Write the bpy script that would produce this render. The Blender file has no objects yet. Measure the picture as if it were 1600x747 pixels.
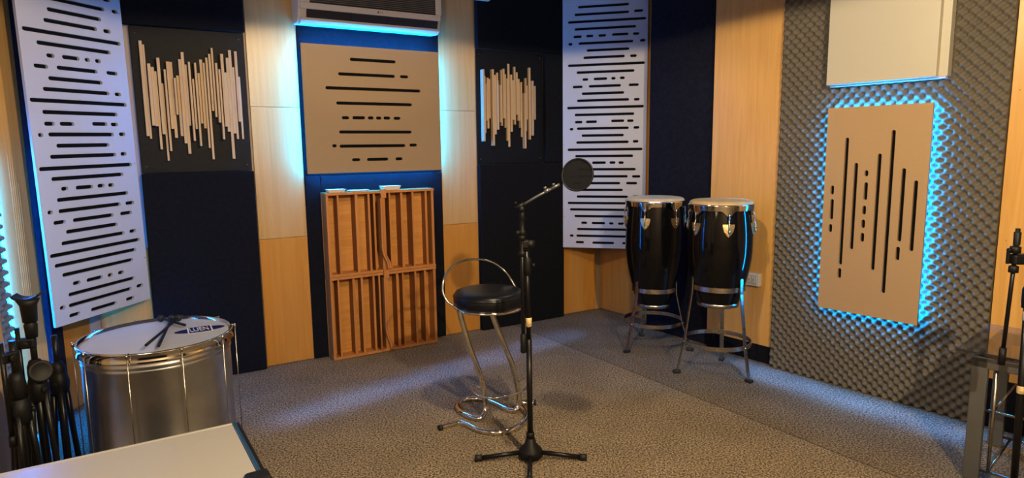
import bpy, bmesh, math, random
from mathutils import Vector, Matrix
R = math.radians
PI = math.pi
S = bpy.context.scene
COL = S.collection
rnd = random.Random(7)

# ------------------------------------------------------------------ materials
def nmat(name):
    m = bpy.data.materials.new(name); m.use_nodes = True
    nt = m.node_tree
    return m, nt, nt.nodes['Principled BSDF']

def plain(name, col, rough=.5, metal=0., coat=0., bump=0., bscale=300., var=0., vscale=6., spec=None):
    m, nt, b = nmat(name)
    b.inputs['Base Color'].default_value = (*col, 1); b.inputs['Roughness'].default_value = rough
    b.inputs['Metallic'].default_value = metal; b.inputs['Coat Weight'].default_value = coat
    if spec is not None: b.inputs['Specular IOR Level'].default_value = spec
    tc = nt.nodes.new('ShaderNodeTexCoord')
    if var:
        n = nt.nodes.new('ShaderNodeTexNoise'); n.inputs['Scale'].default_value = vscale; n.inputs['Detail'].default_value = 5
        nt.links.new(tc.outputs['Object'], n.inputs['Vector'])
        r = nt.nodes.new('ShaderNodeMapRange'); r.inputs['From Min'].default_value = .3; r.inputs['From Max'].default_value = .7
        r.inputs['To Min'].default_value = 1 - var; r.inputs['To Max'].default_value = 1 + var
        nt.links.new(n.outputs['Fac'], r.inputs['Value'])
        mx = nt.nodes.new('ShaderNodeVectorMath'); mx.operation = 'SCALE'; mx.inputs[0].default_value = col
        nt.links.new(r.outputs[0], mx.inputs['Scale']); nt.links.new(mx.outputs[0], b.inputs['Base Color'])
    if bump:
        n = nt.nodes.new('ShaderNodeTexNoise'); n.inputs['Scale'].default_value = bscale; n.inputs['Detail'].default_value = 3
        nt.links.new(tc.outputs['Object'], n.inputs['Vector'])
        bp = nt.nodes.new('ShaderNodeBump'); bp.inputs['Strength'].default_value = bump; bp.inputs['Distance'].default_value = .004
        nt.links.new(n.outputs['Fac'], bp.inputs['Height']); nt.links.new(bp.outputs[0], b.inputs['Normal'])
    return m

def wood(name, c1, c2, stretch=(14, 14, .7), rough=.35, scale=1.6, dist=1.2):
    m, nt, b = nmat(name)
    tc = nt.nodes.new('ShaderNodeTexCoord'); mp = nt.nodes.new('ShaderNodeMapping'); mp.inputs['Scale'].default_value = stretch
    oi = nt.nodes.new('ShaderNodeObjectInfo'); ad = nt.nodes.new('ShaderNodeVectorMath'); ad.operation = 'ADD'
    sc = nt.nodes.new('ShaderNodeMath'); sc.operation = 'MULTIPLY'; sc.inputs[1].default_value = 17
    nt.links.new(oi.outputs['Random'], sc.inputs[0]); nt.links.new(tc.outputs['Object'], ad.inputs[0]); nt.links.new(sc.outputs[0], ad.inputs[1])
    nt.links.new(ad.outputs[0], mp.inputs['Vector'])
    n = nt.nodes.new('ShaderNodeTexNoise'); n.inputs['Scale'].default_value = scale; n.inputs['Detail'].default_value = 7; n.inputs['Distortion'].default_value = dist
    n.inputs['Roughness'].default_value = .62
    nt.links.new(mp.outputs[0], n.inputs['Vector'])
    cr = nt.nodes.new('ShaderNodeValToRGB')
    cr.color_ramp.elements[0].position = .3; cr.color_ramp.elements[0].color = (*c2, 1)
    cr.color_ramp.elements[1].position = .68; cr.color_ramp.elements[1].color = (*c1, 1)
    nt.links.new(n.outputs['Fac'], cr.inputs[0]); nt.links.new(cr.outputs[0], b.inputs['Base Color'])
    b.inputs['Roughness'].default_value = rough
    bp = nt.nodes.new('ShaderNodeBump'); bp.inputs['Strength'].default_value = .06; bp.inputs['Distance'].default_value = .002
    nt.links.new(n.outputs['Fac'], bp.inputs['Height']); nt.links.new(bp.outputs[0], b.inputs['Normal'])
    return m

def emit(name, col, strength):
    m, nt, b = nmat(name)
    b.inputs['Base Color'].default_value = (.8, .9, 1, 1)
    b.inputs['Emission Color'].default_value = (*col, 1); b.inputs['Emission Strength'].default_value = strength
    return m

M = {}
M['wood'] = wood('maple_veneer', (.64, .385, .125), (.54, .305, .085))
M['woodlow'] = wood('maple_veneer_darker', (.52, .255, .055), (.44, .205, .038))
M['woodtop'] = wood('maple_veneer_glow_toned', (.52, .335, .14), (.43, .265, .10))  # upper sheets: effect of the blue LED light put into the veneer colour
M['diff'] = wood('diffuser_wood', (.60, .30, .085), (.47, .215, .055), (1.2, 12, 16), .4, 2.2, .8)
M['slatshade'] = wood('diffuser_slat_shaded', (.30, .105, .028), (.22, .075, .02), (9, 9, .8), .5)  # shade of the slat sides put into a darker wood colour
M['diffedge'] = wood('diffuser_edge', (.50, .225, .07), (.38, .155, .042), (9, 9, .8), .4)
M['fabric'] = plain('black_fabric', (.0075, .0080, .012), .95, bump=.5, bscale=420, var=.25, vscale=40, spec=.15)
M['fabric2'] = plain('navy_fabric', (.010, .011, .020), .95, bump=.5, bscale=420, var=.25, vscale=40, spec=.15)
M['board'] = plain('black_board', (.007, .0075, .010), .55, spec=.18, bump=.35, bscale=90, var=.2, vscale=20)
M['stick'] = wood('light_batten', (.52, .39, .26), (.42, .30, .19), (20, 20, 1.5), .6)
M['mdfdark'] = plain('brown_mdf_darker', (.28, .195, .115), .62, bump=.05, bscale=500, var=.05, vscale=180)
M['mdf'] = plain('brown_mdf', (.38, .262, .145), .62, bump=.05, bscale=500, var=.05, vscale=180)
M['slotdark'] = plain('slot_dark', (.006, .006, .007), .9, spec=.1)
M['white'] = plain('white_panel', (.42, .415, .42), .5, var=.03, vscale=3)
M['plastic'] = plain('white_plastic', (.62, .59, .54), .35)
M['acdark'] = plain('dark_vent', (.012, .013, .02), .5)
M['acslat'] = plain('grey_slat', (.20, .185, .165), .45)
M['cover'] = plain('cream_cover', (.47, .45, .38), .4)
M['chrome'] = plain('chrome', (.72, .70, .67), .09, 1., var=.08, vscale=25)
M['nickel'] = plain('worn_chrome', (.50, .48, .44), .25, 1., var=.25, vscale=60)
M['brass'] = plain('tarnished_brass', (.62, .50, .28), .32, 1., var=.25, vscale=90)
M['alu'] = plain('brushed_aluminium', (.54, .57, .62), .30, 1., var=.12, vscale=9)
M['skin'] = plain('drum_hide', (.44, .33, .17), .5, var=.12, vscale=22)
M['drumhead'] = plain('coated_head', (.50, .51, .52), .22, var=.02)
M['lacquer'] = plain('black_lacquer', (.004, .004, .005), .10, coat=.0, spec=.38)
M['rubber'] = plain('black_rubber', (.012, .012, .013), .6)
M['blackmetal'] = plain('black_metal', (.006, .006, .007), .32, var=.1, spec=.35)
M['blackplastic'] = plain('black_plastic', (.007, .007, .008), .5, spec=.3)
M['vinyl'] = plain('black_vinyl', (.006, .007, .010), .33, bump=.08, bscale=180, spec=.35)
M['mesh'] = plain('pop_mesh', (.008, .008, .009), .9, bump=.3, bscale=600, spec=.1)
M['mesh'].node_tree.nodes['Principled BSDF'].inputs['Alpha'].default_value = .985
M['greysteel'] = plain('grey_steel', (.16, .165, .17), .35, .6, var=.1)
M['sticker'] = plain('tan_sticker', (.55, .42, .22), .6, var=.35, vscale=120)
M['whitesticker'] = plain('white_sticker', (.6, .55, .5), .6, var=.4, vscale=160)
M['navy'] = plain('navy_ink', (.008, .014, .10), .4)
M['ink'] = plain('white_ink', (.68, .68, .68), .4)
M['red'] = plain('dull_red', (.16, .03, .03), .5)
M['laminate'] = plain('white_laminate', (.36, .35, .335), .28)
M['edge'] = plain('dark_blue_edge', (.02, .10, .22), .22, .5)
M['screw'] = plain('screw', (.3, .28, .25), .3, 1.)
M['led'] = emit('led_cyan', (.0, .29, 1.), 150.)
M['ledsoft'] = emit('led_cyan_low', (.0, .34, 1.), 170.)
M['ledbare'] = emit('led_bare', (.0, .20, 1.), 260.)
M['ledside'] = emit('led_side', (.0, .28, 1.), 40.)
m, nt, b = nmat('smoked_glass')
b.inputs['Base Color'].default_value = (.5, .46, .42, 1); b.inputs['Transmission Weight'].default_value = .95; b.inputs['Roughness'].default_value = .02
b.inputs['IOR'].default_value = 1.3
M['glass'] = m
# grey convoluted foam
M['foam'] = plain('grey_foam', (.145, .130, .108), .92, bump=.35, bscale=260, var=.1, vscale=30, spec=.1)
# carpet: speckled loop pile, two widths with a seam between them
m, nt, b = nmat('carpet')
tc = nt.nodes.new('ShaderNodeTexCoord')
def noise(sc, det=3, vec=None):
    n = nt.nodes.new('ShaderNodeTexNoise'); n.inputs['Scale'].default_value = sc; n.inputs['Detail'].default_value = det
    nt.links.new(vec or tc.outputs['Object'], n.inputs['Vector']); return n
n1 = noise(105, 7); n1.inputs['Roughness'].default_value = .78; n2 = noise(3.5, 3)
cr = nt.nodes.new('ShaderNodeValToRGB'); e = cr.color_ramp.elements
e[0].position = .42; e[0].color = (.020, .016, .012, 1); e[1].position = .60; e[1].color = (.44, .35, .24, 1)
nt.links.new(n1.outputs['Fac'], cr.inputs[0])
dt = nt.nodes.new('ShaderNodeVectorMath'); dt.operation = 'DOT_PRODUCT'; dt.inputs[1].default_value = (.8375, .5465, 0)
nt.links.new(tc.outputs['Object'], dt.inputs[0])
sb = nt.nodes.new('ShaderNodeMath'); sb.operation = 'SUBTRACT'; sb.inputs[1].default_value = 2.968
nt.links.new(dt.outputs['Value'], sb.inputs[0])
ab = nt.nodes.new('ShaderNodeMath'); ab.operation = 'ABSOLUTE'; nt.links.new(sb.outputs[0], ab.inputs[0])
seam = nt.nodes.new('ShaderNodeMapRange'); seam.inputs['From Min'].default_value = .002; seam.inputs['From Max'].default_value = .007
seam.inputs['To Min'].default_value = .45; seam.inputs['To Max'].default_value = 1.; nt.links.new(ab.outputs[0], seam.inputs['Value'])
side = nt.nodes.new('ShaderNodeMapRange'); side.inputs['From Min'].default_value = -.002; side.inputs['From Max'].default_value = .002
side.inputs['To Min'].default_value = 1.0; side.inputs['To Max'].default_value = .78; nt.links.new(sb.outputs[0], side.inputs['Value'])
cl = nt.nodes.new('ShaderNodeMapRange'); cl.inputs['From Min'].default_value = .3; cl.inputs['From Max'].default_value = .7
cl.inputs['To Min'].default_value = .88; cl.inputs['To Max'].default_value = 1.1; nt.links.new(n2.outputs['Fac'], cl.inputs['Value'])
m1 = nt.nodes.new('ShaderNodeMath'); m1.operation = 'MULTIPLY'; nt.links.new(seam.outputs[0], m1.inputs[0]); nt.links.new(side.outputs[0], m1.inputs[1])
m2 = nt.nodes.new('ShaderNodeMath'); m2.operation = 'MULTIPLY'; nt.links.new(m1.outputs[0], m2.inputs[0]); nt.links.new(cl.outputs[0], m2.inputs[1])
vs = nt.nodes.new('ShaderNodeVectorMath'); vs.operation = 'SCALE'; nt.links.new(cr.outputs[0], vs.inputs[0]); nt.links.new(m2.outputs[0], vs.inputs['Scale'])
nt.links.new(vs.outputs[0], b.inputs['Base Color'])
b.inputs['Roughness'].default_value = .97; b.inputs['Specular IOR Level'].default_value = .1
bp = nt.nodes.new('ShaderNodeBump'); bp.inputs['Strength'].default_value = .35; bp.inputs['Distance'].default_value = .006
nt.links.new(n1.outputs['Fac'], bp.inputs['Height']); nt.links.new(bp.outputs[0], b.inputs['Normal'])
M['carpet'] = m

# ------------------------------------------------------------------ mesh builder
class MB:
    def __init__(s): s.b = bmesh.new()
    def box(s, x0, x1, y0, y1, z0, z1, bev=0.):
        r = bmesh.ops.create_cube(s.b, size=1.)
        vs = r['verts']
        bmesh.ops.scale(s.b, vec=(abs(x1 - x0), abs(y1 - y0), abs(z1 - z0)), verts=vs)
        bmesh.ops.translate(s.b, vec=((x0 + x1) / 2, (y0 + y1) / 2, (z0 + z1) / 2), verts=vs)
        if bev:
            es = list({e for v in vs for e in v.link_edges})
            bmesh.ops.bevel(s.b, geom=es, offset=bev, segments=2, affect='EDGES', profile=.5)
        return s
    def tube(s, pts, r, n=10, closed=False, cap=True, smooth=True):
        pts = [Vector(p) for p in pts]; N = len(pts)
        rs = r if isinstance(r, (list, tuple)) else [r] * N
        rings = []; up = None
        for i, p in enumerate(pts):
            a = pts[i - 1] if (i or closed) else p; c = pts[(i + 1) % N] if (i < N - 1 or closed) else p
            t = (c - a).normalized()
            if up is None:
                up = Vector((0, 0, 1)) if abs(t.z) < .9 else Vector((1, 0, 0))
            x = up - t * up.dot(t)
            if x.length < 1e-5: x = Vector((1, 0, 0)).cross(t)
            x.normalize(); y = t.cross(x); up = x
            rings.append([s.b.verts.new(p + (x * math.cos(2 * PI * k / n) + y * math.sin(2 * PI * k / n)) * rs[i]) for k in range(n)])
        for i in range(N if closed else N - 1):
            A, B = rings[i], rings[(i + 1) % N]
            off = 0
            if closed and i == N - 1:
                off = min(range(n), key=lambda o: (A[0].co - B[o].co).length)
            for k in range(n):
                f = s.b.faces.new((A[k], A[(k + 1) % n], B[(k + 1 + off) % n], B[(k + off) % n])); f.smooth = smooth
        if cap and not closed:
            s.b.faces.new(rings[0][::-1]); s.b.faces.new(rings[-1])
        return s
    def lathe(s, prof, c=(0, 0, 0), n=48, axis=None, smooth=True):
        # prof: (radius, height) pairs; axis: direction of height
        q = Vector((0, 0, 1)).rotation_difference(Vector(axis).normalized()) if axis else None
        rings = []
        for r, z in prof:
            if r < 1e-6:
                v = Vector((0, 0, z)); v = q @ v if q else v
                rings.append([s.b.verts.new(v + Vector(c))])
            else:
                ring = []
                for k in range(n):
                    v = Vector((r * math.cos(2 * PI * k / n), r * math.sin(2 * PI * k / n), z)); v = q @ v if q else v
                    ring.append(s.b.verts.new(v + Vector(c)))
                rings.append(ring)
        for A, B in zip(rings, rings[1:]):
            if len(A) == 1 and len(B) == 1: continue
            for k in range(n):
                if len(A) == 1: f = s.b.faces.new((A[0], B[(k + 1) % n], B[k]))
                elif len(B) == 1: f = s.b.faces.new((A[k], A[(k + 1) % n], B[0]))
                else: f = s.b.faces.new((A[k], A[(k + 1) % n], B[(k + 1) % n], B[k]))
                f.smooth = smooth
        return s
    def prism(s, poly, h0, h1, fn=lambda x, y, h: (x, y, h)):
        a = [s.b.verts.new(fn(x, y, h0)) for x, y in poly]; c = [s.b.verts.new(fn(x, y, h1)) for x, y in poly]
        s.b.faces.new(a[::-1]); s.b.faces.new(c)
        for k in range(len(poly)):
            s.b.faces.new((a[k], a[(k + 1) % len(poly)], c[(k + 1) % len(poly)], c[k]))
        return s
    def build(s, name, mat, parent=None, bevmod=0., auto=True):
        bmesh.ops.recalc_face_normals(s.b, faces=s.b.faces)
        me = bpy.data.meshes.new(name); s.b.to_mesh(me); s.b.free()
        me.materials.append(mat)
        o = bpy.data.objects.new(name, me); COL.objects.link(o)
        if parent: o.parent = parent
        if bevmod:
            md = o.modifiers.new('bevel', 'BEVEL'); md.width = bevmod; md.segments = 2; md.limit_method = 'ANGLE'; md.angle_limit = R(40)
        return o

def tag(o, label, cat, group=None):
    o['label'] = label; o['category'] = cat
    if group: o['group'] = group
    return o
def thing(name, label, cat, loc=(0, 0, 0), rz=0., group=None):
    o = bpy.data.objects.new(name, None); COL.objects.link(o); o.location = loc; o.rotation_euler = (0, 0, rz)
    o.empty_display_size = .1
    return tag(o, label, cat, group)
def struct(o): o['kind'] = 'structure'; return o
def copy_tree(o, parent=None):
    c = o.copy(); COL.objects.link(c)
    if parent: c.parent = parent
    for ch in [x for x in bpy.data.objects if x.parent == o]: copy_tree(ch, c)
    return c
def spline(pts, sub=6, closed=False):
    P = [Vector(p) for p in pts]; n = len(P); out = []
    for i in range(n if closed else n - 1):
        p0 = P[(i - 1) % n] if (closed or i) else P[0]; p1 = P[i]; p2 = P[(i + 1) % n]
        p3 = P[(i + 2) % n] if (closed or i + 2 < n) else P[-1]
        for k in range(sub):
            t = k / sub
            out.append(.5 * ((2 * p1) + (p2 - p0) * t + (2 * p0 - 5 * p1 + 4 * p2 - p3) * t * t + (3 * p1 - p0 - 3 * p2 + p3) * t ** 3))
    if not closed: out.append(P[-1])
    return out
def circle(c, r, n=48, z=0):
    return [(c[0] + r * math.cos(2 * PI * k / n), c[1] + r * math.sin(2 * PI * k / n), z) for k in range(n)]

def curve_to_mesh(cu, name, mat, parent=None, matrix=None):
    t = bpy.data.objects.new('tmp', cu); COL.objects.link(t)
    bpy.context.view_layer.update()
    me = bpy.data.meshes.new_from_object(t.evaluated_get(bpy.context.evaluated_depsgraph_get()))
    bpy.data.objects.remove(t)
    if matrix: me.transform(matrix)
    me.name = name; me.materials.clear(); me.materials.append(mat)
    o = bpy.data.objects.new(name, me); COL.objects.link(o)
    if parent: o.parent = parent
    return o
def lettering(s, size, name, mat, parent, matrix, ext=.0005):
    cu = bpy.data.curves.new(name, 'FONT'); cu.body = s; cu.size = size; cu.extrude = ext; cu.align_x = 'CENTER'; cu.align_y = 'CENTER'
    return curve_to_mesh(cu, name, mat, parent, matrix)

# wall frames: local x runs along the wall, local -y points into the room, z up
def frame(A, d):
    return (A[0], A[1], 0.), math.atan2(d[1], d[0])
BW = frame((-1.72, 4.40), (.8537, .5208))
RW = frame((.784, 5.927), (.6018, -.7986))
LW = frame((-2.6, 0.), (0., 1.))
LDF = frame((-2.435, 3.386), (.244, .970))
RDF = frame((.449, 5.664), (.972, -.236))
def wobj(name, label, cat, F, group=None): return thing(name, label, cat, F[0], F[1], group)
def wmesh(mb, name, mat, F, bev=0.):
    o = mb.build(name, mat, bevmod=bev); o.location = F[0]; o.rotation_euler = (0, 0, F[1]); return o

def slotted(name, x0, x1, z0, z1, slots, y_front, thick, mat, parent, hw, bevel=True):
    """flat sheet in the x-z plane with round-ended slots cut through; slots = (xa, xb, za, zb) centre lines"""
    cu = bpy.data.curves.new(name, 'CURVE'); cu.dimensions = '2D'; cu.fill_mode = 'BOTH'; cu.extrude = thick / 2
    def poly(pts):
        sp = cu.splines.new('POLY'); sp.points.add(len(pts) - 1); sp.use_cyclic_u = True
        for q, p in zip(sp.points, pts): q.co = (p[0], p[1], 0, 1)
    poly([(x0, z0), (x1, z0), (x1, z1), (x0, z1)])
    for xa, xb, za, zb in slots:
        pts = []
        if abs(zb - za) < 1e-6:
            a, c = (min(xa, xb) + hw, za), (max(xa, xb) - hw, za); st = PI / 2
        else:
            a, c = (xa, min(za, zb) + hw), (xa, max(za, zb) - hw); st = PI
        for k in range(7):
            t = st + PI * k / 6; pts.append((a[0] + hw * math.cos(t), a[1] + hw * math.sin(t)))
        for k in range(7):
            t = st + PI + PI * k / 6; pts.append((c[0] + hw * math.cos(t), c[1] + hw * math.sin(t)))
        poly(pts)
    mat4 = Matrix.Translation((0, y_front + thick / 2, 0)) @ Matrix.Rotation(R(90), 4, 'X')
    return curve_to_mesh(cu, name, mat, parent, mat4)

def screws(parent, pts, y, r=.004):
    for x, z in pts:
        MB().lathe([(0, .002), (r * .7, .0018), (r, 0)], (x, y, z), 10, (0, -1, 0)).build('screw', M['screw'], parent)
# ------------------------------------------------------------------ room shell
CEIL = 2.74
struct(MB().box(-3.6, 6.6, -1.6, 8.0, -.05, 0).build('floor', M['carpet']))
M['paint'] = plain('warm_paint', (.40, .33, .25), .8)
M['ceil'] = plain('ceiling_paint', (.30, .27, .24), .8)
struct(MB().box(-3.6, 6.6, -1.6, 8.0, CEIL, CEIL + .05).build('ceiling', M['ceil']))
struct(wmesh(MB().box(-1.1, 3.2, .013, .10, 0, CEIL), 'wall_back', M['paint'], BW))
struct(wmesh(MB().box(-.2, 7.6, .045, .14, 0, CEIL), 'wall_right', M['paint'], RW))
struct(wmesh(MB().box(-1.2, 3.9, .0, .10, 0, CEIL), 'wall_left', M['paint'], LW))
struct(MB().box(-3.0, 6.2, -1.3, -1.2, 0, CEIL).build('wall_rear', M['paint']))

def sheet(F, x0, x1, z0, z1, label, mat='wood', y=0., th=.012, scr=True, group='wood veneer sheets lining the walls'):
    o = wmesh(MB().box(x0 + .0008, x1 - .0008, y, y + th, z0 + .0012, z1 - .0012), 'wood_panel', M[mat], F, .0008)
    tag(o, label, 'wall panel', group)
    if scr: screws(o, [(x, z) for x in (x0 + .02, x1 - .02) for z in (z0 + .025, z1 - .025)], y, .003)
    return o
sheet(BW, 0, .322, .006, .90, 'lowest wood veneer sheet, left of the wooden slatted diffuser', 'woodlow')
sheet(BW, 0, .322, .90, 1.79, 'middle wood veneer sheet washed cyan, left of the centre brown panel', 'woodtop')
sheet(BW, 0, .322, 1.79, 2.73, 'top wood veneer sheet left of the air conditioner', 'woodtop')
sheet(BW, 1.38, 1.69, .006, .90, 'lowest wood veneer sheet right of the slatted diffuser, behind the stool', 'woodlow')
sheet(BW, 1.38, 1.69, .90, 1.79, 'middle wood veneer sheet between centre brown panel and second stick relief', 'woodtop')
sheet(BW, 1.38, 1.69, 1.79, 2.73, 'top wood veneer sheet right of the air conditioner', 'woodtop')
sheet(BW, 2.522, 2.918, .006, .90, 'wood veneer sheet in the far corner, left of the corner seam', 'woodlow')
sheet(BW, 2.522, 2.918, .90, 2.73, 'wood veneer sheet hidden behind the right white slotted panel')
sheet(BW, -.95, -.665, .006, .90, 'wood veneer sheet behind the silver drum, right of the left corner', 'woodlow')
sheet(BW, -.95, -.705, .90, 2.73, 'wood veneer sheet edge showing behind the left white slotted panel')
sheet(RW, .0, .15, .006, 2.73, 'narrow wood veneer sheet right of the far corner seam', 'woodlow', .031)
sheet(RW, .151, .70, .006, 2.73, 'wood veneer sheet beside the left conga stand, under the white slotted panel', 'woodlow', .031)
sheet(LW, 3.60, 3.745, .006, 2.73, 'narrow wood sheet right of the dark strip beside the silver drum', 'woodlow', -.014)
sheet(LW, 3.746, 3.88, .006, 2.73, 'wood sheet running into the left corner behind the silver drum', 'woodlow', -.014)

# grooved wood beside the left cyan light
o = wobj('grooved_wood_panel', 'wood strip with fine vertical grooves beside the left cyan light', 'wall panel', LW)
MB().box(3.254, 3.502, -.02, 0, .01, 2.73).build('board', M['wood'], o)
g = MB()
for k in range(5): g.box(3.375 + k * .0135, 3.3765 + k * .0135, -.0208, -.0195, .01, 1.55 - .05 * k)
g.build('groove', M['diff'], o)

# wood box-out on the right wall with black plinth
o = wobj('wood_panel', 'tall honey coloured wood panel between black fabric and grey foam, behind right conga', 'wall panel', RW)
MB().box(1.352, 1.886, -.19, -.0, .122, 2.73).build('veneer_face', M['wood'], o, .001)
MB().box(1.352, 1.886, -.187, -.0, .0, .122).build('plinth', M['fabric'], o)
screws(o, [(1.86, .42), (1.38, 2.33), (1.865, 2.33)], -.19, .003)
o = wobj('wood_panel', 'yellow lit wood panel right of the grey foam, behind the glass table', 'wall panel', RW)
MB().box(3.116, 4.6, -.205, -.0, .265, 2.73).build('veneer_face', M['wood'], o, .001)
MB().box(3.116, 4.6, -.205, -.0, .0, .265).build('plinth', M['fabric'], o)
screws(o, [(3.15, 1.0), (3.15, 1.75), (3.15, 2.1)], -.205, .003)
for n_, lab in (((1.0,), 'a'),): pass

# ------------------------------------------------------------------ black fabric panels
def fabric(F, x0, x1, z0, z1, y0, y1, label, mat='fabric', bev=.006):
    o = wmesh(MB().box(x0, x1, -y1, -y0, z0, z1), 'fabric_panel', M[mat], F, bev)
    return tag(o, label, 'acoustic panel')
fabric(BW, -.663, -.012, .004, 1.368, 0, .05, 'black fabric panel below the left stick relief, behind the silver drum')
fabric(BW, -.70, -.012, 2.256, 2.73, 0, .05, 'black fabric panel above the left stick relief')
fabric(BW, .326, 1.376, 1.322, 2.73, -.01, .004, 'black fabric under the air conditioner, lit blue behind the brown panel')
fabric(BW, .326, .432, .004, 1.322, -.01, .012, 'narrow black fabric strip at the left side of the slatted diffuser')
fabric(BW, .434, 1.376, .004, 1.318, -.01, .012, 'black fabric panel behind the slatted wooden diffuser')
fabric(BW, 1.694, 2.52, .004, 1.368, 0, .05, 'black fabric panel below the second stick relief, behind the microphone stand')
fabric(BW, 1.694, 2.52, 2.276, 2.73, 0, .05, 'black fabric panel above the second stick relief')
fabric(BW, 2.335, 2.52, 1.370, 2.274, 0, .05, 'narrow black fabric panel right of the second stick relief')
fabric(RW, .716, 1.350, .004, 2.73, 0, .14, 'tall navy black fabric panel behind the congas, right of white slotted panel', 'fabric2')
fabric(LW, 3.503, 3.598, .004, 2.73, 0, .05, 'dark navy fabric strip at the left side of the left white slotted panel', 'fabric2')

# ------------------------------------------------------------------ white slotted panels
ROWS = [(0.127, 0.546, 2.645), (0.1, 0.547, 2.585), (0.587, 0.659, 2.589), (0.044, 0.684, 2.527), (0.1, 0.605, 2.468), (0.09, 0.16, 2.408), (0.197, 0.256, 2.409), (0.299, 0.362, 2.409), (0.41, 0.544, 2.411), (0.58, 0.632, 2.41), (0.048, 0.082, 2.35), (0.133, 0.583, 2.352), (0.637, 0.681, 2.354), (0.202, 0.552, 2.293), (0.174, 0.516, 2.235), (0.56, 0.613, 2.234), (0.044, 0.679, 2.175), (0.117, 0.596, 2.116), (0.166, 0.215, 2.057), (0.261, 0.373, 2.059), (0.407, 0.442, 2.059), (0.478, 0.518, 2.06), (0.084, 0.168, 1.998), (0.22, 0.487, 2.0), (0.551, 0.632, 2.001), (0.161, 0.514, 1.941), (0.121, 0.555, 1.884), (0.594, 0.641, 1.883), (0.037, 0.676, 1.825), (0.101, 0.599, 1.766), (0.103, 0.167, 1.706), (0.197, 0.29, 1.707), (0.409, 0.517, 1.71), (0.541, 0.594, 1.709), (0.059, 0.09, 1.648), (0.12, 0.555, 1.651), (0.594, 0.642, 1.653), (0.16, 0.515, 1.592), (0.114, 0.556, 1.535), (0.59, 0.636, 1.538), (0.04, 0.67, 1.474), (0.105, 0.594, 1.419), (0.157, 0.203, 1.364), (0.25, 0.368, 1.363), (0.397, 0.448, 1.363), (0.473, 0.517, 1.362), (0.123, 0.617, 1.307), (0.057, 0.09, 1.247), (0.124, 0.551, 1.247), (0.587, 0.656, 1.246), (0.085, 0.162, 1.189), (0.207, 0.489, 1.189), (0.539, 0.63, 1.189), (0.155, 0.512, 1.132), (0.118, 0.556, 1.074), (0.594, 0.647, 1.076), (0.04, 0.67, 1.018), (0.06, 0.633, 0.962), (0.099, 0.601, 0.905), (0.158, 0.21, 0.847), (0.249, 0.364, 0.846), (0.398, 0.436, 0.845), (0.474, 0.521, 0.844), (0.122, 0.598, 0.792), (0.059, 0.093, 0.733), (0.116, 0.566, 0.733), (0.604, 0.658, 0.736), (0.111, 0.183, 0.677), (0.256, 0.442, 0.675), (0.512, 0.577, 0.675)]
o = wobj('slotted_panel', 'white slotted panel across the far right corner, above the left conga', 'acoustic panel', RDF)
sl = [(a, b_, z, z) for a, b_, z in ROWS]
slotted('face_sheet', 0, .700, .629, 2.73, sl, -.012, .016, M['white'], o, .0105)
MB().box(.012, .693, .006, .020, .64, 2.72).build('backing', M['slotdark'], o)
screws(o, [(.02, 2.48), (.69, 2.46), (.015, 1.52), (.69, 1.5), (.015, .9)], -.012, .004)
o = wobj('slotted_panel', 'white slotted panel at the left, above the silver drum', 'acoustic panel', LDF)
sl = [(a * .948 - .033, b_ * .948 - .033, z - .05, z - .05) for a, b_, z in ROWS if z < 2.62]
sl = [(max(a, -.004), b_, z, z2) for a, b_, z, z2 in sl]
slotted('face_sheet', -.012, .636, .586, 2.72, sl, -.012, .016, M['white'], o, .0105)
MB().box(.0, .62, .006, .020, .596, 2.70).build('backing', M['slotdark'], o)
screws(o, [(.62, 1.43), (.62, 2.3), (.625, .85)], -.012, .004)
q = Vector((.3, 0, .586))
o.rotation_euler = (0, 0, LDF[1])
lm = Matrix.Translation(q) @ Matrix.Rotation(R(-.85), 4, 'Y') @ Matrix.Translation(-q)
for c in [x for x in bpy.data.objects if x.parent == o]:
    c.data.transform(lm) if c.matrix_basis == Matrix.Identity(4) else None

# ------------------------------------------------------------------ brown slotted panels with cyan light behind
CM = [(0.656, 0.992, 2.12), (0.569, 0.982, 2.018), (1.022, 1.085, 2.019), (0.476, 1.177, 1.921), (0.546, 1.107, 1.82), (0.58, 0.632, 1.72), (0.655, 0.747, 1.721), (0.768, 0.809, 1.721), (0.828, 0.868, 1.721), (0.884, 0.935, 1.722), (0.961, 1.013, 1.721), (0.556, 1.097, 1.622), (0.503, 0.535, 1.527), (0.555, 1.044, 1.524), (1.077, 1.136, 1.527), (0.639, 0.698, 1.428), (0.748, 0.908, 1.428), (0.964, 1.018, 1.428)]
RM = [(2.293, 1.196, 1.25), (2.296, 1.046, 1.169), (2.294, 0.968, 1.018), (2.365, 0.777, 1.533), (2.364, 0.696, 0.757), (2.425, 0.877, 1.386), (2.485, 1.309, 1.345), (2.487, 1.174, 1.276), (2.485, 1.089, 1.141), (2.484, 1.01, 1.06), (2.484, 0.929, 0.982), (2.552, 0.771, 1.44), (2.618, 0.645, 1.57), (2.684, 0.952, 1.36), (2.681, 0.846, 0.923), (2.749, 0.905, 1.295)]
def led_ring(F, x0, x1, z0, z1, ya, yb, label, mats, sides='LRTB'):
    o = wobj('led_strip', label, 'light strip', F)
    t = .003
    for s_, c in (('L', (x0, x0 + t, z0, z1)), ('R', (x1 - t, x1, z0, z1)), ('T', (x0, x1, z1 - t, z1)), ('B', (x0, x1, z0, z0 + t))):
        if s_ in sides: MB().box(c[0], c[1], -yb, -ya, c[2], c[3]).build('light_strip_side', M[mats], o)
    return o
o = wobj('brown_slotted_panel', 'brown panel with short horizontal slots, under the air conditioner', 'acoustic panel', BW)
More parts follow.
